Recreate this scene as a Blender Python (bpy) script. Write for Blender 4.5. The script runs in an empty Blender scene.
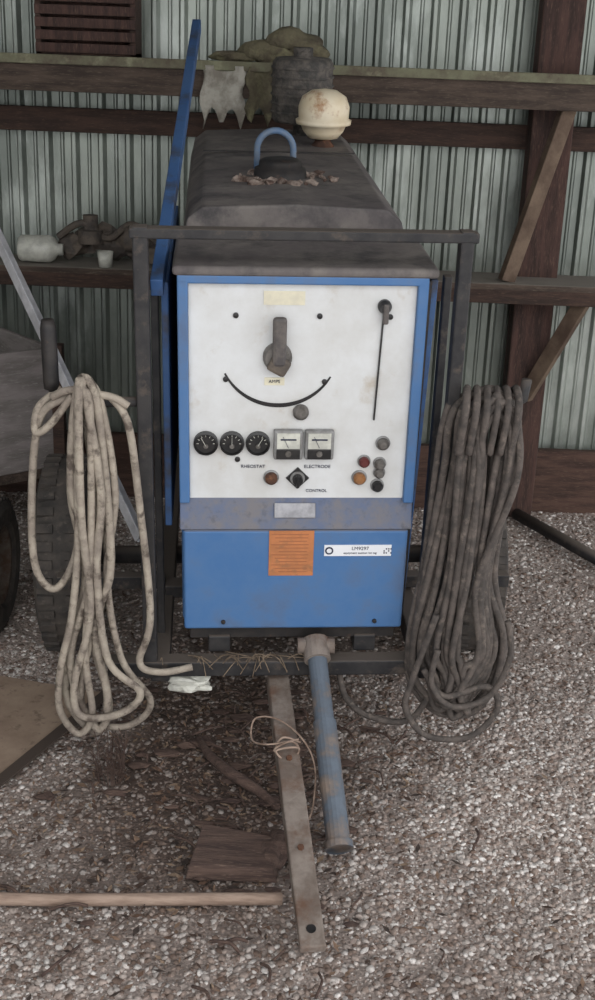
import bpy, math, random
import numpy as np
from mathutils import Vector, Matrix, Euler
random.seed(7); rng=np.random.default_rng(7)
S=bpy.context.scene
try: S.view_settings.view_transform='Standard'
except Exception: pass

# ------------------------------------------------------------ materials
def lin(c):
    return tuple(((v/255)/12.92 if v/255<=0.04045 else ((v/255+0.055)/1.055)**2.4) for v in c)+(1,)
def mat(name,c1,c2=None,scale=8,rough=.7,metal=0,lo=.4,hi=.6,bump=0,bscale=40,c3=None,dust=None,stretch=None,detail=8,d3=(.55,.7),s3=30):
    m=bpy.data.materials.new(name); m.use_nodes=True
    nt=m.node_tree; N=nt.nodes; L=nt.links; b=N['Principled BSDF']
    b.inputs['Roughness'].default_value=rough; b.inputs['Metallic'].default_value=metal
    b.inputs['Base Color'].default_value=lin(c1)
    tc=N.new('ShaderNodeTexCoord'); co=tc.outputs['Object']
    if stretch:
        mp=N.new('ShaderNodeMapping'); mp.inputs['Scale'].default_value=stretch
        L.new(co,mp.inputs['Vector']); co=mp.outputs['Vector']
    def noise(s,lo,hi):
        n=N.new('ShaderNodeTexNoise'); n.inputs['Scale'].default_value=s; n.inputs['Detail'].default_value=detail
        n.inputs['Roughness'].default_value=.65
        L.new(co,n.inputs['Vector'])
        r=N.new('ShaderNodeMapRange'); r.inputs['From Min'].default_value=lo; r.inputs['From Max'].default_value=hi
        L.new(n.outputs['Fac'],r.inputs['Value']); return r.outputs['Result']
    def mix(f,a,bb):
        x=N.new('ShaderNodeMix'); x.data_type='RGBA'
        L.new(f,x.inputs['Factor'])
        if isinstance(a,tuple): x.inputs['A'].default_value=a
        else: L.new(a,x.inputs['A'])
        x.inputs['B'].default_value=bb
        return x.outputs['Result']
    col=lin(c1)
    if c2: col=mix(noise(scale,lo,hi),col,lin(c2))
    if c3: col=mix(noise(s3,d3[0],d3[1]),col,lin(c3))
    if dust:
        g=N.new('ShaderNodeNewGeometry'); sp=N.new('ShaderNodeSeparateXYZ'); L.new(g.outputs['Normal'],sp.inputs[0])
        r=N.new('ShaderNodeMapRange'); r.inputs['From Min'].default_value=.3; r.inputs['From Max'].default_value=.8
        r.inputs['To Max'].default_value=.95
        L.new(sp.outputs['Z'],r.inputs['Value']); col=mix(r.outputs['Result'],col,lin(dust))
    if not isinstance(col,tuple): L.new(col,b.inputs['Base Color'])
    if bump:
        n=N.new('ShaderNodeTexNoise'); n.inputs['Scale'].default_value=bscale; n.inputs['Detail'].default_value=6
        L.new(co,n.inputs['Vector'])
        bp=N.new('ShaderNodeBump'); bp.inputs['Strength'].default_value=bump; bp.inputs['Distance'].default_value=.01
        L.new(n.outputs['Fac'],bp.inputs['Height']); L.new(bp.outputs['Normal'],b.inputs['Normal'])
    return m
def attr_mat(name,rough=.9,bump=0,bscale=60):
    m=bpy.data.materials.new(name); m.use_nodes=True
    nt=m.node_tree; N=nt.nodes; L=nt.links; b=N['Principled BSDF']; b.inputs['Roughness'].default_value=rough
    a=N.new('ShaderNodeAttribute'); a.attribute_name='Col'
    n=N.new('ShaderNodeTexNoise'); n.inputs['Scale'].default_value=110; n.inputs['Detail'].default_value=8
    tc=N.new('ShaderNodeTexCoord'); L.new(tc.outputs['Object'],n.inputs['Vector'])
    r=N.new('ShaderNodeMapRange'); r.inputs['From Min'].default_value=.3; r.inputs['From Max'].default_value=.7
    r.inputs['To Min'].default_value=.6; r.inputs['To Max'].default_value=1.35
    L.new(n.outputs['Fac'],r.inputs['Value'])
    x=N.new('ShaderNodeVectorMath'); x.operation='SCALE'
    L.new(a.outputs['Color'],x.inputs[0]); L.new(r.outputs['Result'],x.inputs['Scale'])
    L.new(x.outputs['Vector'],b.inputs['Base Color'])
    if bump:
        bp=N.new('ShaderNodeBump'); bp.inputs['Strength'].default_value=bump; bp.inputs['Distance'].default_value=.01
        L.new(n.outputs['Fac'],bp.inputs['Height']); L.new(bp.outputs['Normal'],b.inputs['Normal'])
    return m

M_blue=mat('blue_paint',(66,108,158),(80,116,160),5,.55,0,bump=.05,bscale=8,c3=(82,96,122),dust=(96,90,88),d3=(.52,.74),s3=5)
M_blue2=mat('blue_paint_door',(52,86,134),(64,96,140),6,.6,c3=(62,62,68),d3=(.5,.68),s3=9)
M_ledge=mat('dusty_blue',(92,104,130),(114,112,116),12,.7,c3=(78,80,88),d3=(.55,.75))
M_hood=mat('dusty_hood',(94,88,88),(118,112,108),5,.8,bump=.2,bscale=50,c3=(70,67,68),d3=(.48,.68),s3=9)
M_white=mat('panel_white',(214,216,217),(200,200,198),4,.4,c3=(176,164,146),d3=(.58,.80),s3=9)
M_black=mat('black_metal',(30,29,31),(48,44,42),20,.6,c3=(86,62,48),d3=(.6,.75))
M_frame=mat('black_frame',(30,30,33),(50,48,48),14,.65,bump=.15,c3=(84,74,66),dust=(92,84,78),d3=(.56,.72),s3=22)
M_plastic=mat('black_plastic',(22,22,24),(40,38,38),30,.4)
M_steelknob=mat('worn_steel',(120,116,112),(86,82,78),30,.5,metal=.4)
M_grey=mat('grey_bezel',(138,138,138),(112,110,108),30,.5)
M_face=mat('meter_face',(205,205,195),(180,180,172),30,.35)
M_orange=mat('orange_label',(190,122,78),(172,112,72),25,.75,c3=(144,102,72))
M_sticker=mat('white_sticker',(230,232,236),None,rough=.4)
M_yellow=mat('faded_sticker',(220,214,190),(206,200,180),20,.6)
M_ink=mat('dark_ink',(28,34,60),None,rough=.6)
M_cream=mat('cream_plastic',(216,200,170),(228,216,192),8,.5,c3=(158,108,64),d3=(.56,.68),s3=9)
M_rust=mat('rust',(96,64,46),(66,46,38),25,.9,bump=.3,c3=(130,90,62))
M_cableL=mat('painted_cable',(168,158,144),(134,124,114),14,.8,bump=.3,bscale=120,c3=(92,82,74),d3=(.52,.64),s3=24)
M_cableR=mat('dusty_cable',(92,84,79),(66,61,58),26,.85,bump=.3,bscale=120,c3=(116,106,98),d3=(.55,.7),s3=40)
M_tire=mat('tire_rubber',(56,53,51),(78,72,67),14,.9,bump=.2,c3=(104,96,88),d3=(.56,.75))
M_tongue=mat('rusty_grey_steel',(134,124,116),(104,92,84),10,.8,metal=.05,bump=.4,c3=(98,74,60),d3=(.48,.66),s3=14)
M_pipe=mat('blue_grey_pipe',(94,104,116),(80,86,94),12,.7,metal=.1,bump=.2,c3=(128,114,104),d3=(.48,.66),s3=12)
M_wood=mat('weathered_wood',(84,71,62),(58,48,42),5,.9,bump=.3,stretch=(1,8,8),c3=(106,95,84),dust=(134,128,120))
M_woodD=mat('dark_wood',(72,54,46),(50,38,33),5,.9,bump=.3,stretch=(1,8,8),c3=(90,70,58))
M_woodR=mat('red_brown_wood',(80,58,52),(54,40,36),4,.9,bump=.3,stretch=(8,8,1),c3=(98,76,66))
M_skirt=mat('skirt_wood',(88,66,57),(60,44,38),4,.9,bump=.3,stretch=(1,8,8),c3=(108,87,76))
M_woodB=mat('brace_wood',(112,95,80),(82,66,55),6,.9,bump=.2)
M_moss=mat('mossy_wood',(118,118,96),(94,86,73),9,.95,bump=.4,c3=(142,140,116),s3=12)
M_ply=mat('grey_plywood',(138,131,129),(112,106,103),4,.9,bump=.1,stretch=(1,1,5),c3=(150,146,142))
M_brd=mat('tan_board',(152,133,116),(132,113,98),6,.85,bump=.1,c3=(108,92,80))
M_brdD=mat('dark_board_edge',(70,60,54),None)
M_log=mat('bark_wood',(92,74,66),(64,50,46),6,.95,bump=.5,stretch=(1,10,10),c3=(116,98,86))
M_stick=mat('bleached_stick',(158,138,124),(126,106,93),8,.9,bump=.2,stretch=(1,6,6))
M_straw=mat('straw',(132,116,98),(96,82,68),20,.9)
M_alu=mat('pale_rail',(206,206,210),(170,170,174),10,.6,metal=.1)
M_sack=mat('burlap',(104,98,78),(80,72,60),12,1,bump=.7,bscale=60,c3=(126,122,94),d3=(.5,.65),s3=10)
M_rag=mat('torn_sheet',(176,172,162),(128,122,112),12,.9)
M_junk=mat('greasy_iron',(76,70,66),(102,92,82),16,.8,bump=.3,c3=(52,48,46))
M_galv=mat('galvanised_steel',(150,156,148),(118,124,118),1.8,.38,metal=.5,bump=.12,bscale=4,stretch=(1.5,1,.5),c3=(182,188,182),d3=(.52,.7),s3=3)
M_roof=mat('roof_steel',(110,112,110),None,rough=.6)

# ------------------------------------------------------------ mesh helpers
def finish(name,V,F,m,parent=None,smooth=False,bevel=0,seg=2):
    me=bpy.data.meshes.new(name); me.from_pydata([tuple(v) for v in V],[],F); me.update()
    if m: me.materials.append(m)
    if smooth:
        for p in me.polygons: p.use_smooth=True
    o=bpy.data.objects.new(name,me); S.collection.objects.link(o)
    if parent: o.parent=parent
    if bevel:
        b=o.modifiers.new('b','BEVEL'); b.width=bevel; b.segments=seg; b.limit_method='ANGLE'
    return o
def empty(name,loc=(0,0,0),rot=(0,0,0)):
    o=bpy.data.objects.new(name,None); o.location=loc; o.rotation_euler=rot; o.empty_display_size=.1
    S.collection.objects.link(o); return o
def boxgeo(c,s,R=None):
    V=[]
    for dx in(-.5,.5):
        for dy in(-.5,.5):
            for dz in(-.5,.5):
                v=Vector((dx*s[0],dy*s[1],dz*s[2]))
                if R: v=R@v
                V.append(v+Vector(c))
    F=[(0,1,3,2),(4,6,7,5),(0,4,5,1),(2,3,7,6),(0,2,6,4),(1,5,7,3)]
    return V,F
def box(name,c,s,m,parent=None,bevel=.002,rot=None,seg=2):
    R=Euler(rot).to_matrix() if rot else None
    V,F=boxgeo((0,0,0),s,R); 
    o=finish(name,V,F,m,parent,bevel=bevel,seg=seg); o.location=c; return o
def multi(name,parts,m,parent=None,bevel=0,smooth=False):
    V=[];F=[]
    for v,f in parts:
        n=len(V); V+=list(v); F+=[tuple(i+n for i in q) for q in f]
    return finish(name,V,F,m,parent,bevel=bevel,smooth=smooth)
def plank(p1,p2,w,t,up=(0,0,1)):
    p1=Vector(p1);p2=Vector(p2);d=(p2-p1); L=d.length; x=d.normalized(); u=Vector(up)
    y=u.cross(x).normalized(); z=x.cross(y)
    R=Matrix((x,y,z)).transposed()
    return boxgeo((p1+p2)/2,(L,t,w),R)
def catmull(P,n=8,closed=False):
    P=[Vector(p) for p in P]; out=[]
    N=len(P); rngi=range(N if closed else N-1)
    for i in rngi:
        if closed: a,b,c,d=P[(i-1)%N],P[i],P[(i+1)%N],P[(i+2)%N]
        else: a,b,c,d=P[max(i-1,0)],P[i],P[i+1],P[min(i+2,N-1)]
        for k in range(n):
            t=k/n
            out.append(.5*((2*b)+(c-a)*t+(2*a-5*b+4*c-d)*t*t+(3*b-a-3*c+d)*t**3))
    if not closed: out.append(P[-1])
    return out
def tube(P,r,seg=8,closed=False):
    P=[Vector(p) for p in P]; N=len(P); V=[];F=[]
    def tan(i):
        a=P[(i-1)%N] if closed or i>0 else P[0]; b=P[(i+1)%N] if closed or i<N-1 else P[-1]
        return (b-a).normalized()
    t=tan(0); n=t.orthogonal().normalized()
    for i in range(N):
        t=tan(i); n=(n-t*n.dot(t)).normalized(); b=t.cross(n)
        rr=r[i] if hasattr(r,'__len__') else r
        for k in range(seg):
            a=2*math.pi*k/seg; V.append(P[i]+n*math.cos(a)*rr+b*math.sin(a)*rr)
    for i in range(N if closed else N-1):
        j=(i+1)%N
        for k in range(seg):
            F.append((i*seg+k,i*seg+(k+1)%seg,j*seg+(k+1)%seg,j*seg+k))
    if not closed:
        F.append(tuple(range(seg-1,-1,-1))); F.append(tuple((N-1)*seg+k for k in range(seg)))
    return V,F
def lathe(prof,c,axis='Z',seg=32):
    V=[];F=[];n=len(prof)
    for k in range(seg):
        a=2*math.pi*k/seg
        for r,h in prof:
            x,y=r*math.cos(a),r*math.sin(a)
            if axis=='Z': v=(x,y,h)
            elif axis=='Y': v=(x,-h,y)   # h goes out towards -y
            else: v=(h,x,y)
            V.append(Vector(v)+Vector(c))
    for k in range(seg):
        j=(k+1)%seg
        for i in range(n-1): F.append((k*n+i,j*n+i,j*n+i+1,k*n+i+1))
    return V,F
def lump(c,r,sc=(1,1,1),j=.25,seed=0,sub=3):
    import bmesh
    bm=bmesh.new(); bmesh.ops.create_icosphere(bm,subdivisions=sub,radius=1)
    q=random.Random(seed); ph=[(Vector((q.uniform(-3,3),q.uniform(-3,3),q.uniform(-3,3))),q.uniform(0,6)) for _ in range(6)]
    V=[]
    for v in bm.verts:
        s=1+j*sum(math.sin(a.dot(v.co)*1.6+b) for a,b in ph)/3
        V.append(Vector((v.co.x*sc[0],v.co.y*sc[1],v.co.z*sc[2]))*r*s+Vector(c))
    F=[tuple(v.index for v in f.verts) for f in bm.faces]; bm.free(); return V,F
def text(name,s,loc,size,m,parent,al='CENTER'):
    c=bpy.data.curves.new(name,'FONT'); c.body=s; c.size=size; c.align_x=al; c.align_y='CENTER'; c.extrude=.0004
    o=bpy.data.objects.new(name,c); S.collection.objects.link(o); o.parent=parent
    o.location=loc; o.rotation_euler=(math.pi/2,0,0); c.materials.append(m); return o

# ------------------------------------------------------------ shed shell
WY=5.15
def corrugated(name,x0,x1,z0,z1,fn,m):
    per=.112; prof=[(0,0),(.030,0),(.036,.006),(.042,.006),(.048,0),(.074,0),(.084,.026),(.098,.026)]
    V=[];F=[];xs=[]
    x=x0
    while x<x1:
        for a,h in prof: xs.append((x+a,h))
        x+=per
    n=len(xs)
    for z in(z0,z1):
        for a,h in xs: V.append(fn(a,h,z))
    for i in range(n-1): F.append((i,i+1,n+i+1,n+i))
    return finish(name,V,F,m)
corrugated('wall_back',-3.2,3.2,0.0,3.0,lambda a,h,z:(a,WY+.03-h,z),M_galv)
corrugated('wall_left',-1.0,WY+.03,0,3.0,lambda a,h,z:(-3.2+h,a,z),M_galv)
corrugated('unseen_shade_roof',-3.2,3.2,.6,WY+.05,lambda a,h,z:(a,z,3.0+h+(WY-z)*.12),M_roof)  # roof out of view, added over the back to darken the background
# framing
multi('trim_1',[boxgeo((0,5.095,.13),(6.4,.04,.30))],M_skirt,bevel=.004)
multi('trim_2',[boxgeo((0,5.10,1.60),(6.4,.05,.095))],M_woodD,bevel=.004)  # girt lies in shadow; that shade is put into its darker brown
multi('wall_post',[boxgeo((.95,5.02,1.5),(.165,.11,3.0))],M_woodR,bevel=.006)
multi('wall_post.001',[boxgeo((-1.75,5.02,1.5),(.16,.11,3.0))],M_woodR,bevel=.006)
sh=empty('wall_shelf')
multi('shelf_boards',[boxgeo((0,4.87,1.83),(6.2,.18,.035)),boxgeo((.1,5.03,1.812),(6.2,.11,.03))],M_moss,sh,bevel=.004)
multi('front_rail',[boxgeo((0,4.82,1.765),(6.2,.04,.10))],M_wood,sh,bevel=.004)
sh2=empty('wall_shelf.001')
multi('shelf_boards',[boxgeo((0,4.825,1.045),(6.2,.13,.028)),boxgeo((.05,4.975,1.043),(6.2,.15,.028))],M_wood,sh2,bevel=.004)
multi('front_rail',[boxgeo((0,4.775,1.01),(6.2,.03,.06))],M_woodD,sh2,bevel=.004)
multi('brace_upper',[plank((.99,4.88,1.74),(.80,4.82,1.06),.06,.04)],M_woodB,sh,bevel=.003)
multi('brace_lower',[plank((1.12,4.82,1.0),(.95,4.96,.55),.06,.04)],M_woodB,sh2,bevel=.003)

# ------------------------------------------------------------ ground
def nz(x,y,seed,f):
    r=np.random.default_rng(seed); s=0
    for i in range(7):
        a=r.uniform(0,6.28); k=f*r.uniform(.5,1.8); s=s+np.sin((np.cos(a)*x+np.sin(a)*y)*k+r.uniform(0,6.28))
    return s/7
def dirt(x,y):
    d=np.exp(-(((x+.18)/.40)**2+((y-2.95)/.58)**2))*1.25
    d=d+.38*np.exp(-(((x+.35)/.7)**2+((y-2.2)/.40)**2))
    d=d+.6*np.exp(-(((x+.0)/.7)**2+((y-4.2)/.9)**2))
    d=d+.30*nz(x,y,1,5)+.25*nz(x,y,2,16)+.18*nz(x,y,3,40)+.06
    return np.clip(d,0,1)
xs=np.arange(-3.4,3.41,.03); ys=np.arange(-1.2,5.31,.03)
X,Y=np.meshgrid(xs,ys); Z=.010*nz(X,Y,5,7)+.006*nz(X,Y,6,25)-.012
nx,ny=len(xs),len(ys)
V=np.stack([X.ravel(),Y.ravel(),Z.ravel()],1)
idx=np.arange(nx*ny).reshape(ny,nx)
F=np.stack([idx[:-1,:-1].ravel(),idx[:-1,1:].ravel(),idx[1:,1:].ravel(),idx[1:,:-1].ravel()],1)
def npmesh(name,V,F,cols,m,smooth=False):
    me=bpy.data.meshes.new(name); k=F.shape[1]
    me.vertices.add(len(V)); me.vertices.foreach_set('co',V.astype(np.float32).ravel())
    me.loops.add(F.size); me.loops.foreach_set('vertex_index',F.astype(np.int32).ravel())
    me.polygons.add(len(F)); me.polygons.foreach_set('loop_start',np.arange(0,F.size,k,dtype=np.int32))
    me.polygons.foreach_set('loop_total',np.full(len(F),k,dtype=np.int32))
    me.update(); me.validate()
    if cols is not None:
        a=me.color_attributes.new('Col','FLOAT_COLOR','POINT')
        c=np.ones((len(V),4),np.float32); c[:,:3]=cols; a.data.foreach_set('color',c.ravel())
    me.materials.append(m); 
    if smooth: me.polygons.foreach_set('use_smooth',np.ones(len(F),bool))
    o=bpy.data.objects.new(name,me); S.collection.objects.link(o); return o
def L3(c): return np.array(lin(c)[:3])
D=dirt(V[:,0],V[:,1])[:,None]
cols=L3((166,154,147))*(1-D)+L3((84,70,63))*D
npmesh('floor',V,F,cols,attr_mat('ground_dirt',bump=.8),True)
t=(1+5**.5)/2
ico=np.array([(-1,t,0),(1,t,0),(-1,-t,0),(1,-t,0),(0,-1,t),(0,1,t),(0,-1,-t),(0,1,-t),(t,0,-1),(t,0,1),(-t,0,-1),(-t,0,1)])/1.902
icf=np.array([(0,11,5),(0,5,1),(0,1,7),(0,7,10),(0,10,11),(1,5,9),(5,11,4),(11,10,2),(10,7,6),(7,1,8),(3,9,4),(3,4,2),(3,2,6),(3,6,8),(3,8,9),(4,9,5),(2,4,11),(6,2,10),(8,6,7),(9,8,1)])
def stones(name,n,smin,smax,xr,yr,keep=.35,seed=1):
    r=np.random.default_rng(seed)
    x=r.uniform(*xr,n); y=r.uniform(*yr,n); d=dirt(x,y); k=r.uniform(0,1,n)>(d*(1-keep)); x,y,d=x[k],y[k],d[k]; n=len(x)
    s=smin+(smax-smin)*r.uniform(0,1,n)**3.2
    base=ico[None]*(1+r.uniform(-.3,.3,(n,12,1)))
    sc=np.stack([s*r.uniform(.8,1.3,n),s*r.uniform(.7,1.1,n),s*r.uniform(.35,.65,n)],1)
    P=base*sc[:,None,:]
    a=r.uniform(0,6.28,n); ca,sa=np.cos(a)[:,None],np.sin(a)[:,None]
    px=P[:,:,0]*ca-P[:,:,1]*sa; py=P[:,:,0]*sa+P[:,:,1]*ca
    tl=r.uniform(-.4,.4,n)[:,None]; pz=P[:,:,2]+px*tl
    z=.010*nz(x,y,5,7)+.006*nz(x,y,6,25)-.012+s*.02
    V=np.stack([px+x[:,None],py+y[:,None],pz+z[:,None]],2).reshape(-1,3)
    F=(icf[None]+12*np.arange(n)[:,None,None]).reshape(-1,3)
    pal=np.array([L3(c) for c in [(188,179,173),(176,165,158),(202,195,190),(164,150,142),(148,133,124),(220,215,211),(128,112,103),(112,94,84)]])
    c=pal[r.integers(0,len(pal),n)]*r.uniform(.8,1.1,(n,1)); dd=d[:,None]*.68
    c=c*(1-dd)+L3((88,72,63))*dd
    return V,F,np.repeat(c,12,0)
A=[stones('a',100000,.003,.0115,(-1.5,1.5),(1.8,3.6),seed=1),stones('b',38000,.004,.013,(-2.0,2.0),(3.6,5.1),seed=2),stones('c',5000,.006,.016,(-3,3),(-.5,1.8),seed=3)]
off=0;VV=[];FF=[];CC=[]
for v,f,c in A: VV.append(v);FF.append(f+off);CC.append(c);off+=len(v)
npmesh('gravel',np.concatenate(VV),np.concatenate(FF),np.concatenate(CC),attr_mat('gravel_stone',rough=.85))
n=4200; r=np.random.default_rng(9)
x=np.concatenate([r.normal(-.10,.36,n),r.uniform(-1.2,1.2,n)]); y=np.concatenate([r.normal(2.85,.45,n),r.uniform(1.9,4.8,n)]); k=(r.uniform(0,1,n*2)<dirt(x,y)*.7+.02)&(y<4.9)&(y>1.7); x,y=x[k],y[k]; n=len(x)
a=r.uniform(0,6.28,n); l=r.uniform(.003,.018,n); w=l*r.uniform(.12,.5,n)
q=np.array([(-1,0),(0,-1),(1,0),(0,1)])
P=np.zeros((n,4,3)); lx=q[None,:,0]*l[:,None]; ly=q[None,:,1]*w[:,None]
P[:,:,0]=x[:,None]+lx*np.cos(a)[:,None]-ly*np.sin(a)[:,None]; P[:,:,1]=y[:,None]+lx*np.sin(a)[:,None]+ly*np.cos(a)[:,None]
P[:,:,2]=r.uniform(0,.008,n)[:,None]+lx*r.uniform(-.3,.3,n)[:,None]
pal=np.array([L3(c) for c in [(92,70,57),(70,54,46),(118,96,80),(56,46,41),(136,116,98)]])
npmesh('leaf_litter',P.reshape(-1,3),np.arange(n*4).reshape(-1,4),np.repeat(pal[r.integers(0,5,n)],4,0),attr_mat('dead_leaf'))

# ------------------------------------------------------------ welder
ORG=(0.001,2.955,.407); ROT=(math.radians(4.7),math.radians(-.7),math.radians(4.5))
W=empty('engine_driven_welder',ORG,ROT)
def fr(name,parts,m,bevel=0,smooth=False): return multi(name,parts,m,W,bevel,smooth)
box('cabinet_body',(0,.20,.485),(.600,.34,.968),M_blue,W,bevel=.012)
fr('cabinet_front_border',[boxgeo((-.290,.015,.665),(.026,.04,.585)),boxgeo((.290,.015,.665),(.026,.04,.585)),boxgeo((0,.015,.959),(.606,.04,.022))],M_blue,.004)
def wedge(x0,xt,xb,y0,y1,z0,z1):
    V=[(x0,y0,z0),(xb,y0,z0),(xt,y0,z1),(x0,y0,z1),(x0,y1,z0),(xb,y1,z0),(xt,y1,z1),(x0,y1,z1)]
    return V,[(0,1,2,3),(5,4,7,6),(1,5,6,2),(4,0,3,7),(3,2,6,7),(4,5,1,0)]
fr('side_seam',[wedge(.298,.314,.303,.02,.30,.02,.955)],M_black)
fr('side_cover',[wedge(.300,.332,.306,.035,.30,.03,.955)],M_blue2,.003)
box('cabinet_top',(.006,.175,.979),(.640,.37,.024),M_hood,W,bevel=.010,seg=3)
box('white_control_panel',(0,.022,.665),(.555,.02,.572),M_white,W,bevel=.002)
V=[(-.303,-.012,.30),(.303,-.012,.30),(.303,.012,.383),(-.303,.012,.383),(-.303,.05,.30),(.303,.05,.30),(.303,.05,.383),(-.303,.05,.383)]
fr('dusty_ledge',[(V,[(0,1,2,3),(5,4,7,6),(4,0,3,7),(1,5,6,2),(3,2,6,7),(4,5,1,0)])],M_ledge,.003)
box('lower_blue_panel',(0,.005,.150),(.590,.035,.298),M_blue,W,bevel=.008,seg=3)
box('cabinet_base_skirt',(0,.2,-.02),(.56,.36,.05),M_black,W)
V=[];F=[]
prof=[(-.300,.30),(-.300,.96),(-.285,1.025),(-.245,1.056),(0,1.066),(.245,1.056),(.285,1.025),(.300,.96),(.300,.30)]
for yy in(.37,1.81):
    for a,b in prof: V.append((a,yy,b))
n=len(prof)
for i in range(n-1): F.append((i,n+i,n+i+1,i+1))
F.append((n-1,2*n-1,n,0)); F.append(tuple(range(n))); F.append(tuple(range(2*n-1,n-1,-1)))
hood=fr('engine_hood',[(V,F)],M_hood,.006)
box('engine_block',(0,1.1,.15),(.50,1.4,.34),M_junk,W,bevel=.02)
box('radiator_grille',(0,1.80,.6),(.56,.04,.7),M_black,W)
fr('hood_seam',[boxgeo((0,1.25,1.066),(.50,.008,.004))],M_black)
fr('open_side_door',[boxgeo((-.335,.55,.60),(.018,.95,.66))],M_blue2,.003)
fr('raised_side_rail',[plank((-.352,.02,.93),(-.275,1.74,1.42),.045,.03)],M_blue2,.003)
HZ=.024
fr('fuel_filler',[lathe([(.0,.055),(.05,.055),(.062,.048),(.064,.03),(.075,.028),(.08,.0)],(-.02,.80,1.037+HZ))],M_black,smooth=True)
arc=[(-.03+.055*math.cos(a),.92,1.10+HZ+.055*math.sin(a)) for a in np.linspace(0,math.pi,14)]
fr('lifting_eye',[tube([(.025,.92,1.05)]+arc+[(-.085,.92,1.05)],.010,10)],mat('light_blue_steel',(86,112,144),(104,116,130),20,.6),smooth=True)
parts=[]
for i in range(60):
    a=random.uniform(0,6.28); rr=random.uniform(.08,.14)
    parts.append(lump((-.01+rr*math.cos(a)*1.1,.76+rr*math.sin(a)*.8,1.043+HZ),random.uniform(.005,.018),(1,1,.7),.4,i,1))
fr('rust_flakes',parts,mat('flaking_rust',(156,142,132),(86,68,60),30,.95))
fr('precleaner_stem',[lathe([(.0,0),(.04,0),(.04,.015),(.028,.03),(.028,.10),(.0,.10)],(.160,1.45,1.045))],M_rust,smooth=True)
fr('precleaner_bowl',[lathe([(.02,.05),(.05,.052),(.07,.075),(.078,.095),(.094,.098),(.096,.112),(.086,.116),(.088,.155),(.075,.188),(.043,.208),(.0,.214)],(.160,1.45,1.035))],M_cream,smooth=True)
fr('exhaust_muffler',[lathe([(.0,0),(.03,0),(.03,.04),(.10,.05),(.108,.06),(.108,.25),(.098,.265),(.035,.27),(.035,.30),(0,.30)],(.10,1.68,1.06))]+[lathe([(.110,.08+.03*i),(.114,.085+.03*i),(.110,.09+.03*i)],(.10,1.68,1.06)) for i in range(6)],mat('muffler',(64,62,60),(98,92,86),30,.85,bump=.6,bscale=90),smooth=True)
PY=.012
def knob(name,x,z,prof,m,seg=28): return fr(name,[lathe(prof,(x,PY,z),'Y',seg)],m,smooth=False)
knob('dial_hub',-.059,.765,[(.036,0),(.036,.012),(.030,.022),(.0,.022)],M_steelknob)
M_dial=mat('dial_grey',(72,68,68),(98,92,88),30,.6)
fr('dial_pointer',[boxgeo((-.056,-.018,.810),(.034,.022,.125))],M_dial,.008)
fr('dial_lower_tab',[boxgeo((-.056,-.018,.750),(.050,.018,.045),Euler((0,.5,0)).to_matrix())],M_junk,.008)
V=[];F=[];na=40
for i in range(na+1):
    a=math.radians(206+ (331-206)*i/na); w=.0022+.0032*math.sin(math.pi*i/na)
    for rr in(.148-w,.148+w):
        V.append((-.055+rr*math.cos(a),PY-.002,.785+rr*math.sin(a)))
for i in range(na): F.append((2*i,2*i+1,2*i+3,2*i+2))
fr('dial_arc_slot',[(V,F)],M_plastic)
for i,(x,z) in enumerate([(-.186,.705),(.06,.700),(-.162,.868),(.042,.868),(.215,.868),(-.155,.49)]):
    knob('panel_screw_%d'%i,x,z,[(.007,0),(.007,.004),(0,.005)],M_plastic,12)
knob('arc_knob',.003,.620,[(.02,0),(.02,.01),(.014,.016),(0,.016)],M_steelknob)
fr('dial_caption',[boxgeo((-.065,PY-.001,.700),(.05,.002,.020))],M_yellow)
text('dial_caption_text','AMPS',(-.065,PY-.003,.700),.012,M_ink,W)
fr('current_slot',[plank((.199,PY-.001,.905),(.189,PY-.001,.600),.012,.004,(0,1,0))],M_plastic)
knob('slot_knob',.199,.895,[(.017,0),(.017,.012),(.011,.024),(0,.024)],M_plastic)
fr('slot_lever',[boxgeo((.201,PY-.022,.880),(.014,.012,.05))],M_dial,.004)
for i,x in enumerate((-.2355,-.1695,-.1035)):
    knob('gauge_bezel_%d'%i,x,.536,[(.031,0),(.031,.014),(.027,.016),(.026,.008),(0,.008)],M_plastic)
    fr('gauge_dial_%d'%i,[plank((x+.018*math.cos(t),PY-.010,.536+.018*math.sin(t)),(x+.023*math.cos(t),PY-.010,.536+.023*math.sin(t)),.003,.001,(0,1,0)) for t in [math.radians(k) for k in range(0,181,30)]],M_face)
    fr('gauge_needle_%d'%i,[plank((x,PY-.012,.530),(x+.012*(i-1),PY-.012,.552),.003,.001,(0,1,0))],M_face)
    knob('gauge_hub_%d'%i,x,.529,[(.006,.008),(.006,.013),(0,.013)],M_steelknob,12)
for i,x in enumerate((-.027,.052)):
    fr('meter_bezel_%d'%i,[boxgeo((x,PY-.010,.535),(.074,.02,.080))],M_grey,.005)
    fr('meter_face_%d'%i,[boxgeo((x,PY-.021,.548),(.058,.002,.042))],M_face)
    fr('meter_cover_%d'%i,[boxgeo((x,PY-.022,.512),(.060,.003,.026))],M_plastic,.001)
    fr('meter_scale_%d'%i,[boxgeo((x,PY-.0225,.552),(.040,.001,.004)),plank((x,PY-.0225,.53),(x-.014,PY-.0225,.560),.002,.001,(0,1,0))],M_ink)
    knob('meter_screw_%d'%i,x,.514,[(.008,.02),(.008,.026),(0,.026)],M_steelknob,12)
M_amber=mat('amber_lens',(160,110,66),(120,84,54),20,.4)
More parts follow.
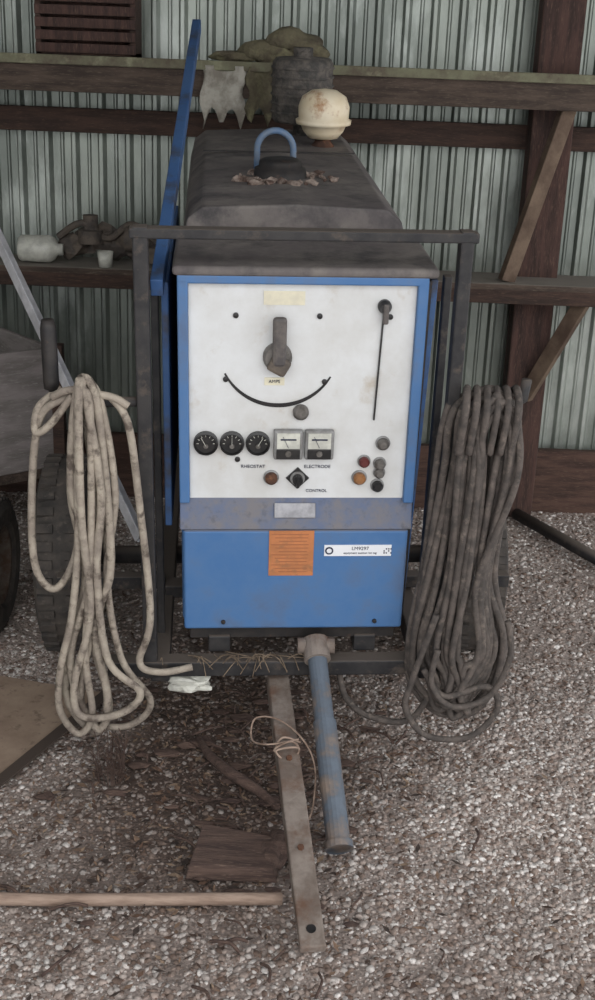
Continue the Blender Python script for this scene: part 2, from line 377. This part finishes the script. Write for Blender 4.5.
for nm,x,z,rr,m in [('choke_knob',.216,.536,.019,M_steelknob),('stop_button',.170,.486,.017,mat('dark_red',(92,40,38),None,rough=.5)),('ether_button',.211,.480,.017,M_steelknob),('start_lamp',.160,.440,.020,M_amber),('ignition_switch',.208,.418,.018,M_plastic),('thermostat_plug',.211,.455,.016,M_steelknob),('remote_socket',-.068,.440,.020,M_rust)]:
    knob(nm+'_flange',x,z,[(rr,0),(rr,.004),(rr*.8,.005)],M_grey); knob(nm,x,z,[(rr*.78,0),(rr*.78,.016),(rr*.5,.022),(0,.022)],m)
fr('selector_plate',[boxgeo((0,PY-.002,.438),(.044,.004,.044),Euler((0,math.pi/4,0)).to_matrix())],M_plastic,.004)
knob('selector_ring',0,.438,[(.019,.003),(.019,.006),(.013,.006)],M_grey); knob('selector_knob',0,.438,[(.013,.003),(.013,.022),(0,.022)],M_plastic)
fr('selector_handle',[boxgeo((0,PY-.024,.438),(.008,.012,.034))],M_plastic,.002)
for s,x,z,sz in [('RHEOSTAT',-.115,.470,.0125),('ELECTRODE',.050,.470,.0125),('CONTROL',.05,.402,.0115)]:
    text('caption_'+s.lower(),s,(x,PY-.002,z),sz,M_ink,W)
fr('faded_label',[boxgeo((-.045,PY-.001,.912),(.10,.002,.034))],M_yellow)
box('ledge_nameplate',(-.005,.000,.350),(.108,.006,.040),mat('nameplate',(158,158,162),(128,128,132),20,.4,metal=.4),W,bevel=.002,rot=(-.28,0,0))
fr('orange_label_sheet',[boxgeo((-.012,-.0135,.232),(.118,.003,.132))],M_orange)
M_print=mat('faded_print',(158,102,70),None)
for i in range(12): fr('orange_label_line_%d'%i,[boxgeo((-.012+.004*(i%3-1),-.0155,.288-.010*i),(.098-.012*(i%3),.001,.0018))],M_print)
fr('white_tag',[boxgeo((.164,-.0135,.240),(.178,.003,.032))],M_sticker,.0)
text('tag_text','LM9297',(.170,-.0155,.246),.014,M_ink,W); text('tag_subtext','equipment auction lot tag',(.170,-.0155,.233),.0085,M_ink,W)
knob('tag_ring',.088,.240,[(.011,.026),(.011,.0285),(.007,.0285)],M_ink,20)
fr('tag_barcode',[boxgeo((.234+.006*(i%4),-.0155,.233+.006*(i//4)),(.0035,.001,.0035)) for i in (0,1,3,4,6,9,10,11)],M_ink)
for i,x in enumerate((-.19,.22)): 
    fr('lower_bolt_%d'%i,[lathe([(.006,.0),(.006,.006),(0,.007)],(x,-.012,.025),'Y',8)],M_black)

# ------------------------------------------------------------ trailer
T=empty('welder_trailer',ORG,ROT)
def tr(name,parts,m,bevel=0,smooth=False): return multi(name,parts,m,T,bevel,smooth)
tr('roll_hoop',[boxgeo((-.385,-.03,.48),(.036,.04,1.22)),boxgeo((.378,-.03,.48),(.032,.04,1.22)),boxgeo((-.0025,-.03,1.075),(.815,.042,.024))],M_frame,.004)
tr('rear_hoop',[boxgeo((-.362,.12,.42),(.020,.03,1.05)),boxgeo((.370,.12,.42),(.020,.03,1.05))],M_frame,.003)
tr('base_frame',[boxgeo((-.05,-.03,-.100),(.90,.05,.045)),boxgeo((-.36,.9,-.11),(.05,1.9,.06)),boxgeo((.36,.9,-.11),(.05,1.9,.06)),boxgeo((0,1.85,-.11),(.78,.05,.06)),boxgeo((0,.35,-.07),(.72,.06,.04)),boxgeo((0,1.5,-.07),(.72,.06,.04)),boxgeo((-.2,.06,-.06),(.06,.1,.05)),boxgeo((.2,.06,-.06),(.06,.1,.05))],M_frame,.004)
tr('fender_bar',[plank((-.68,.36,-.05),(-.36,.36,-.05),.04,.04),plank((.68,.36,-.05),(.36,.36,-.05),.04,.04)],M_frame,.003)
tr('cable_hanger',[tube([(-.39,-.03,.66),(-.50,-.05,.665),(-.56,-.05,.665),(-.600,-.05,.69),(-.605,-.05,.84)],.013,10)],M_frame,smooth=True)
tr('cable_hanger_far',[tube([(.385,-.03,.66),(.47,-.05,.66),(.53,-.05,.665),(.55,-.05,.68),(.555,-.05,.73)],.013,10)],M_frame,smooth=True)
tr('hanger_grip',[lathe([(0,0),(.018,0),(.019,.02),(.019,.15),(.015,.17),(0,.17)],(-.605,-.05,.70))],M_black,smooth=True)
tr('axle',[tube([(-.72,.70,-.14),(.72,.70,-.14)],.03,12)],M_frame,smooth=True)
M_rim=mat('rim_steel',(120,112,104),(90,70,58),20,.7,metal=.2)
def wheel(nm,c,R,w,parent):
    prof=[(R*.58,-w*.42),(R*.66,-w*.5),(R*.86,-w*.52),(R*.96,-w*.44),(R,-w*.2),(R,w*.2),(R*.96,w*.44),(R*.86,w*.52),(R*.66,w*.5),(R*.58,w*.42)]
    parts=[lathe(prof,c,'X',40)]
    for i in range(36):
        a=2*math.pi*i/36
        for sx in(-1,1):
            Rm=Euler((a,0,0)).to_matrix()
            p=Vector(c)+Rm@Vector((sx*w*.27+0,0,R*1.0))
            parts.append(boxgeo(p,(w*.3,R*.09,R*.05),Rm))
    multi(nm+'_tire',parts,M_tire,parent)
    multi(nm+'_rim',[lathe([(0,-w*.1),(R*.15,-w*.14),(R*.2,-w*.05),(R*.45,-w*.1),(R*.52,-w*.4),(R*.6,-w*.43),(R*.6,w*.43),(R*.52,w*.4),(R*.45,0),(R*.2,w*.05),(R*.15,w*.2),(0,w*.2)],c,'X',32)],M_rim,parent,smooth=True)
wheel('wheel_a',(-.68,.70,-.130),.312,.16,T); wheel('wheel_b',(.62,.70,-.150),.312,.16,T)
Tt=Matrix.Translation(ORG)@Euler(ROT).to_matrix().to_4x4(); Ti=Tt.inverted()
def loc(p): return Ti@Vector(p)
b1=loc((-.035,2.95,.255)); b2=loc((.072,2.130,.030))
tr('tongue_bar',[plank(b1,b2,.022,.058),],M_tongue,.004)
tr('tongue_side_flange',[plank(b1+Vector((-.028,0,-.018)),b2+Vector((-.028,.12,-.012)),.04,.006)],M_tongue,.001)
e=b2+(b1-b2).normalized()*.045
up=(b1-b2).normalized().cross(Vector((1,0,0))).normalized()
if up.z<0: up=-up
tr('hitch_pin_hole',[tube([e+up*.008,e+up*.0135],.011,16)],M_plastic)
tr('tongue_bolts',[tube([e+(b1-b2).normalized()*k+up*.01,e+(b1-b2).normalized()*k+up*.018],.008,6) for k in(.22,.50)],M_rust)
j1=loc((.065,2.93,.365)); j2=loc((.135,2.47,.045))
tr('jack_pipe',[tube([j1,j1.lerp(j2,.45)],.026,18),tube([j1.lerp(j2,.4),j2],.030,18),tube([j2.lerp(j1,.03),j2],.036,18)],M_pipe)
tr('jack_head',[tube([j1+Vector((-.05,0,.0)),j1+Vector((.05,0,.0))],.022,14),tube([j1.lerp(j2,-.03),j1.lerp(j2,.08)],.036,16)],M_tongue)
tr('tie_wire',[tube(catmull([b1.lerp(b2,.3)+Vector((.035*math.cos(a*1.9),.0,.022*math.sin(a*1.9)+.01))+Vector((0,-.006*a,0)) for a in range(10)],6),.003,6),
  tube(catmull([b1.lerp(b2,.3)+Vector(v) for v in [(.03,0,.02),(-.05,-.02,.02),(-.09,.03,.0),(-.08,.08,.03),(-.02,.06,.04),(.04,.0,.02),(.07,-.05,-.03),(.06,-.14,-.08),(.04,-.2,-.09)]],6),.0025,6)],M_stick,smooth=True)
q=random.Random(12); st=[]
for i in range(34):
    cx=q.gauss(-.13,.09); a=q.uniform(0,3.14); L=q.uniform(.015,.055)
    st.append(tube(catmull([(cx-L*math.cos(a),-.045+q.uniform(-.03,.03),-.072+q.uniform(0,.01)),(cx,-.05,-.068+q.uniform(0,.012)),(cx+L*math.cos(a),-.05+q.uniform(-.04,.03),-.075+q.uniform(-.04,.02))],4),.0013,4))
tr('straw_on_crossbar',st,M_straw)
multi('crumpled_paper',[lump((-.27,2.93,.235),.042,(1.3,.5,.6),.5,8,3)],M_face)

# ------------------------------------------------------------ cables
def cableset(name,loops,m,rad):
    c=empty(name,ORG,ROT)
    for i,(pts,closed) in enumerate(loops):
        P=catmull(pts,8,closed)
        multi('strand_%d'%i,[tube(P,rad*random.uniform(.9,1.1),8,closed)],m,c,smooth=True)
    return c
def jit(P,j,y0,yj=.02,dx=0,dz=0):
    return [(x+dx+random.uniform(-j,j),y0+random.uniform(-yj,yj),z+dz+random.uniform(-j,j)) for x,z in P]
Aa=[(-.575,.685),(-.64,.62),(-.672,.40),(-.665,.23),(-.615,.17),(-.565,.28),(-.545,.52),(-.547,.67)]
Bb=[(-.545,.69),(-.572,.437),(-.548,.207),(-.605,-.04),(-.60,-.185),(-.538,-.28),(-.504,-.185),(-.53,.03),(-.492,.207),(-.500,.52),(-.515,.69)]
Cc=[(-.493,.69),(-.464,.437),(-.490,.207),(-.462,-.04),(-.385,-.185),(-.45,-.255),(-.545,-.255),(-.564,-.15),(-.523,.085),(-.51,.38),(-.52,.69)]
Dd=[(-.46,.685),(-.42,.62),(-.402,.42),(-.378,.085),(-.41,-.06),(-.36,-.085),(-.27,-.075)]
Lp=[(jit(Aa,.004,-.08,.01),True)]
Lp.append((jit(Bb,.006,-.08,.01),True)); Lp.append((jit(Bb,.012,-.10,.01,dx=.014,dz=.03),True)); 
Lp.append(([(x,-.115,z) for x,z in [(-.535,.695),(-.545,.52),(-.555,.3),(-.58,.1),(-.615,-.05),(-.625,-.18),(-.58,-.26),(-.54,-.20),(-.55,-.02),(-.53,.2),(-.515,.45),(-.51,.69)]],True))
Lp.append((jit(Cc,.008,-.09,.01),True)); Lp.append((jit([(a,b if b>-.1 else b+.05) for a,b in Cc],.013,-.125,.01,dx=-.02,dz=.02),True))
Lp.append((jit(Dd,.003,-.085,.008),False))
Lp.append(([(-.60,-.085,.69),(-.57,-.10,.71),(-.53,-.10,.715),(-.49,-.09,.70),(-.45,-.09,.69),(-.42,-.09,.67)],False))
Lp.append(([(-.58,-.05,.70),(-.635,-.07,.66),(-.645,-.08,.60),(-.61,-.09,.62),(-.55,-.10,.70)],False))
cableset('welding_cable',Lp,M_cableL,.0104)
Rp=[]
for k in range(18):
    f=k/17+random.uniform(-.15,.15); f=min(max(f,0),1.05)
    xl=.355+.07*f+random.uniform(-.01,.01); xr=.535-.06*f*random.random()
    ml=.335+.10*f; mr=.525-.05*f+random.uniform(-.02,.01)
    zb=-.235+.14*f*random.random()+random.uniform(-.02,.02)
    lo=.295+.12*f+random.uniform(-.015,.025); ro=.575-.09*f+random.uniform(-.02,.01)
    mid=(lo+ro)/2+random.uniform(-.03,.03)
    zt=.69+random.uniform(-.015,.012)
    y0=-.05-.0045*k
    P=[(xl+.045,y0+.01,zt),(xl+.012,y0,zt-.06),(xl+.02*random.random(),y0,.50),(ml,y0-.005,.22),(lo+.01,y0-.01,.0),(lo+.03,y0-.01,zb+.09),(mid,y0-.02,zb),(ro-.03,y0-.02,zb+.07),(ro,y0-.01,.0),(mr,y0,.2),(xr,y0,.48),(xr,y0,zt-.06),(xr-.04,y0+.01,zt)]
    P=[(a+random.uniform(-.008,.008),b+random.uniform(-.006,.006),c+random.uniform(-.004,.004)) for a,b,c in P]
    Rp.append((P,True))
Rp.append(([(.13,0,-.13),(.15,-.05,-.2),(.22,-.07,-.25),(.33,-.08,-.25),(.40,-.08,-.10),(.44,-.1,.1),(.46,-.1,.4),(.45,-.08,.68)],False))
Rp.append(([(.36,-.15,.12),(.31,-.15,-.08),(.30,-.15,-.17),(.36,-.16,-.25),(.48,-.16,-.255),(.55,-.15,-.17),(.51,-.15,-.10),(.40,-.15,-.13),(.34,-.14,-.05)],False))
Rp.append(([(.37,-.16,.02),(.36,-.165,-.08),(.42,-.17,-.15),(.52,-.165,-.12),(.565,-.16,.0),(.55,-.15,.10)],False))
for k in range(6): Rp.append(([(.385+.026*k,-.12,.56),(.39+.026*k,-.135,.68),(.405+.024*k,-.06,.71),(.415+.02*k,-.01,.60),(.41+.02*k,-.02,.35)],False))
cableset('welding_cable.001',Rp,M_cableR,.0092)

# ------------------------------------------------------------ left: utility trailer, rail
U=empty('utility_trailer')
multi('side_board',[plank((-1.75,3.70,.60),(-.93,4.35,.60),.46,.02)],M_ply,U,bevel=.003)
multi('end_board',[plank((-.93,4.35,.60),(-1.5,5.0,.60),.46,.02)],M_ply,U,bevel=.003)
multi('deck',[([(-1.75,3.70,.37),(-.93,4.35,.37),(-1.5,4.98,.37),(-2.3,4.4,.37),(-1.75,3.70,.33),(-.93,4.35,.33),(-1.5,4.98,.33),(-2.3,4.4,.33)],[(0,1,2,3),(7,6,5,4),(0,4,5,1),(1,5,6,2),(2,6,7,3),(3,7,4,0)])],M_wood,U)
multi('corner_stake',[boxgeo((-.915,4.36,.56),(.05,.05,.56))],M_woodD,U,bevel=.003)
wheel('cart_wheel',(-1.045,3.72,.222),.225,.14,U)
wheel('cart_wheel_far',(-2.2,3.72,.222),.225,.14,U)
multi('cart_axle',[tube([(-2.2,3.72,.222),(-1.05,3.72,.222)],.025,10),boxgeo((-1.62,3.85,.30),(.9,.06,.06))],M_frame,U)
R1=(-1.18,4.13,1.53); R2=(-.47,3.32,.50)
multi('metal_rail',[plank(R1,R2,.040,.006),plank(Vector(R1)+Vector((.012,.012,-.012)),Vector(R2)+Vector((.012,.012,-.012)),.006,.036)],M_alu,bevel=.001)

# ------------------------------------------------------------ junk on shelves
crate=empty('slatted_crate')
multi('crate_slats',[boxgeo((-.87,4.86,1.872+.045*i),(.38,.015,.034)) for i in range(6)]+[boxgeo((-.87,5.03,1.97),(.38,.01,.26))],M_woodR,crate,bevel=.002)
multi('crate_corners',[boxgeo((-.87+s*.18,4.945,1.97),(.02,.16,.25)) for s in(-1,1)]+[boxgeo((-.87,4.945,1.855),(.38,.16,.012))],M_woodD,crate)
multi('burlap_sack',[lump((-.16,4.88,1.878),.060,(2.2,.9,.75),.3,4),lump((-.07,4.89,1.905),.065,(1.5,1,.9),.35,14),lump((-.30,4.88,1.862),.035,(2.4,1,.6),.3,24),lump((-.02,4.87,1.87),.05,(1.4,1,.8),.35,34)],M_sack,smooth=True)
def sheet(name,x0,wd,ln,m,seed):
    V=[];F=[]
    for i in range(11):
        for j in range(8):
            u,v=i/10,j/7
            V.append((x0+wd*u+.01*math.sin(v*9+seed),4.790-.012*math.sin(u*9+v*3+seed)-.01*v,1.83-ln*v*(1-.35*abs(math.sin(u*7+seed)))))
    for i in range(10):
        for j in range(7): F.append((i*8+j,i*8+8+j,i*8+9+j,i*8+j+1))
    rg=finish(name,V,F,m,smooth=True); sm=rg.modifiers.new('s','SOLIDIFY'); sm.thickness=.003
sheet('torn_sheet',-.42,.16,.23,M_rag,0); sheet('torn_sheet.001',-.25,.15,.22,M_sack,2)
multi('plastic_jug',[lathe([(0,-.09),(.045,-.09),(.052,-.08),(.054,.03),(.045,.05),(.022,.065),(.022,.085),(0,.085)],(-1.06,4.84,1.116),'X')],M_face,smooth=True)
multi('tin_cup',[lathe([(0,0),(.026,0),(.032,.06),(.030,.06),(.024,.005),(0,.005)],(-.80,4.80,1.06))],M_face,smooth=True)
P=[lump((-.95+.06*i,4.92+.02*(i%2),1.125+.016*(i%3)),.055,(1,.8,.9),.35,i+20,2) for i in range(8)]
P+=[tube(catmull([(-1.0,4.88,1.16),(-.9,4.86,1.22),(-.8,4.88,1.16),(-.7,4.87,1.22),(-.58,4.88,1.13)],6),.014,8),lathe([(0,0),(.05,0),(.05,.05),(.03,.055),(.03,.11),(0,.11)],(-.87,4.88,1.14)),lathe([(0,-.03),(.05,-.03),(.05,.03),(0,.03)],(-.70,4.88,1.16),'X'),lathe([(0,0),(.055,0),(.055,.06),(.02,.07),(0,.07)],(-.60,4.9,1.07))]
multi('old_carburetor_parts',P,M_junk,smooth=False)

# ------------------------------------------------------------ things on the ground
bd=empty('plywood_sheet',(-.94,2.85,.012),(0,0,math.radians(-8)))
V=[(-.5,-.50,0),(.13,-.34,0),(.33,.42,0),(-.5,.50,0)]
V2=V+[(a,b,.018) for a,b,_ in V]
multi('board',[(V2,[(3,2,1,0),(4,5,6,7),(0,1,5,4),(1,2,6,5),(2,3,7,6),(3,0,4,7)])],M_brd,bd)
multi('edge_strip',[plank((.13,-.34,.02),(.33,.42,.02),.006,.035,(0,0,1))],M_brdD,bd)
LX,LY=.165,-.03
V=[(-.40,2.42,.0),(-.18,2.42,.0),(-.17,2.56,.0),(-.38,2.60,.0),(-.39,2.43,.04),(-.19,2.43,.035),(-.18,2.54,.045),(-.37,2.58,.05)]
multi('split_log',[([(a+LX,b+LY,c) for a,b,c in V],[(3,2,1,0),(4,5,6,7),(0,1,5,4),(1,2,6,5),(2,3,7,6),(3,0,4,7)]),lump((-.02,2.50,.025),.045,(.9,1.5,.7),.3,31,3)],M_log,bevel=.008)
multi('wooden_pole',[tube(catmull([(-1.05,2.275,.016),(-.6,2.28,.014),(-.3,2.295,.016),(.0,2.32,.012)],8),.015,10)],M_stick,smooth=True)
multi('crooked_branch',[tube(catmull([(-.26,3.02,.012),(-.22,2.90,.03),(-.15,2.80,.035),(-.07,2.74,.02),(-.02,2.68,.012)],8),[.007+.009*math.sin(min(i/32,1)*3) for i in range(33)],8)],M_log,smooth=True)
multi('twig_litter',[tube(catmull([(x,y,.015),(x+dx*.5+.01,y+dy*.5,.025),(x+dx,y+dy,.012)],5),rr,6) for x,y,dx,dy,rr in [(random.gauss(-.08,.22),random.uniform(2.0,3.3),random.uniform(-.10,.10),random.uniform(-.10,.10),random.uniform(.0015,.0045)) for _ in range(80)]],M_log,smooth=True)
q=random.Random(44)
multi('bark_chips',[lump((q.gauss(-.10,.18),q.gauss(2.78,.30),.006),q.uniform(.012,.030),(1.4,.7,.3),.4,i,1) for i in range(70)],M_log)
multi('iron_pipe',[tube([(.96,4.93,.03),(1.28,4.30,.03)],.026,12)],M_frame,smooth=True)
gr=[]
for i in range(60):
    a=random.uniform(0,6.28); h=random.uniform(.04,.16)
    gr.append(tube(catmull([(-.48+.03*math.cos(a),2.80+.03*math.sin(a),0),(-.48+.04*math.cos(a),2.80+.05*math.sin(a),h*.6),(-.48+.07*math.cos(a)*random.random(),2.78+.09*math.sin(a),h)],4),.0015,4))
multi('dry_grass_tuft',gr,M_log)

# ------------------------------------------------------------ light + camera
w=bpy.data.worlds.new('World'); S.world=w; w.use_nodes=True
nt=w.node_tree; bg=nt.nodes['Background']; bg.inputs['Color'].default_value=(.98,.985,1,1); bg.inputs['Strength'].default_value=1.75
sl=bpy.data.lights.new('sun','SUN'); sl.energy=1.0; sl.angle=math.radians(60); sl.color=(1,.98,.95)
so=bpy.data.objects.new('sun',sl); S.collection.objects.link(so)
dv=Vector((-.25,.85,-.62)); so.rotation_euler=dv.to_track_quat('-Z','Y').to_euler(); so.location=(2,-3,4)

cd=bpy.data.cameras.new('camera'); cam=bpy.data.objects.new('camera',cd); S.collection.objects.link(cam); S.camera=cam
cd.sensor_fit='VERTICAL'; cd.sensor_height=36; cd.lens=43.2; cd.clip_start=.05
rho=math.radians(2.2); th=math.radians(20)
F0=Vector((0,math.cos(th),-math.sin(th))); U0=Vector((0,math.sin(th),math.cos(th))); X0=Vector((1,0,0))
r_=X0*math.cos(rho)+U0*math.sin(rho); u_=-X0*math.sin(rho)+U0*math.cos(rho)
m=Matrix((r_,u_,-F0)).transposed().to_4x4(); m.translation=(0,0,1.85); cam.matrix_world=m
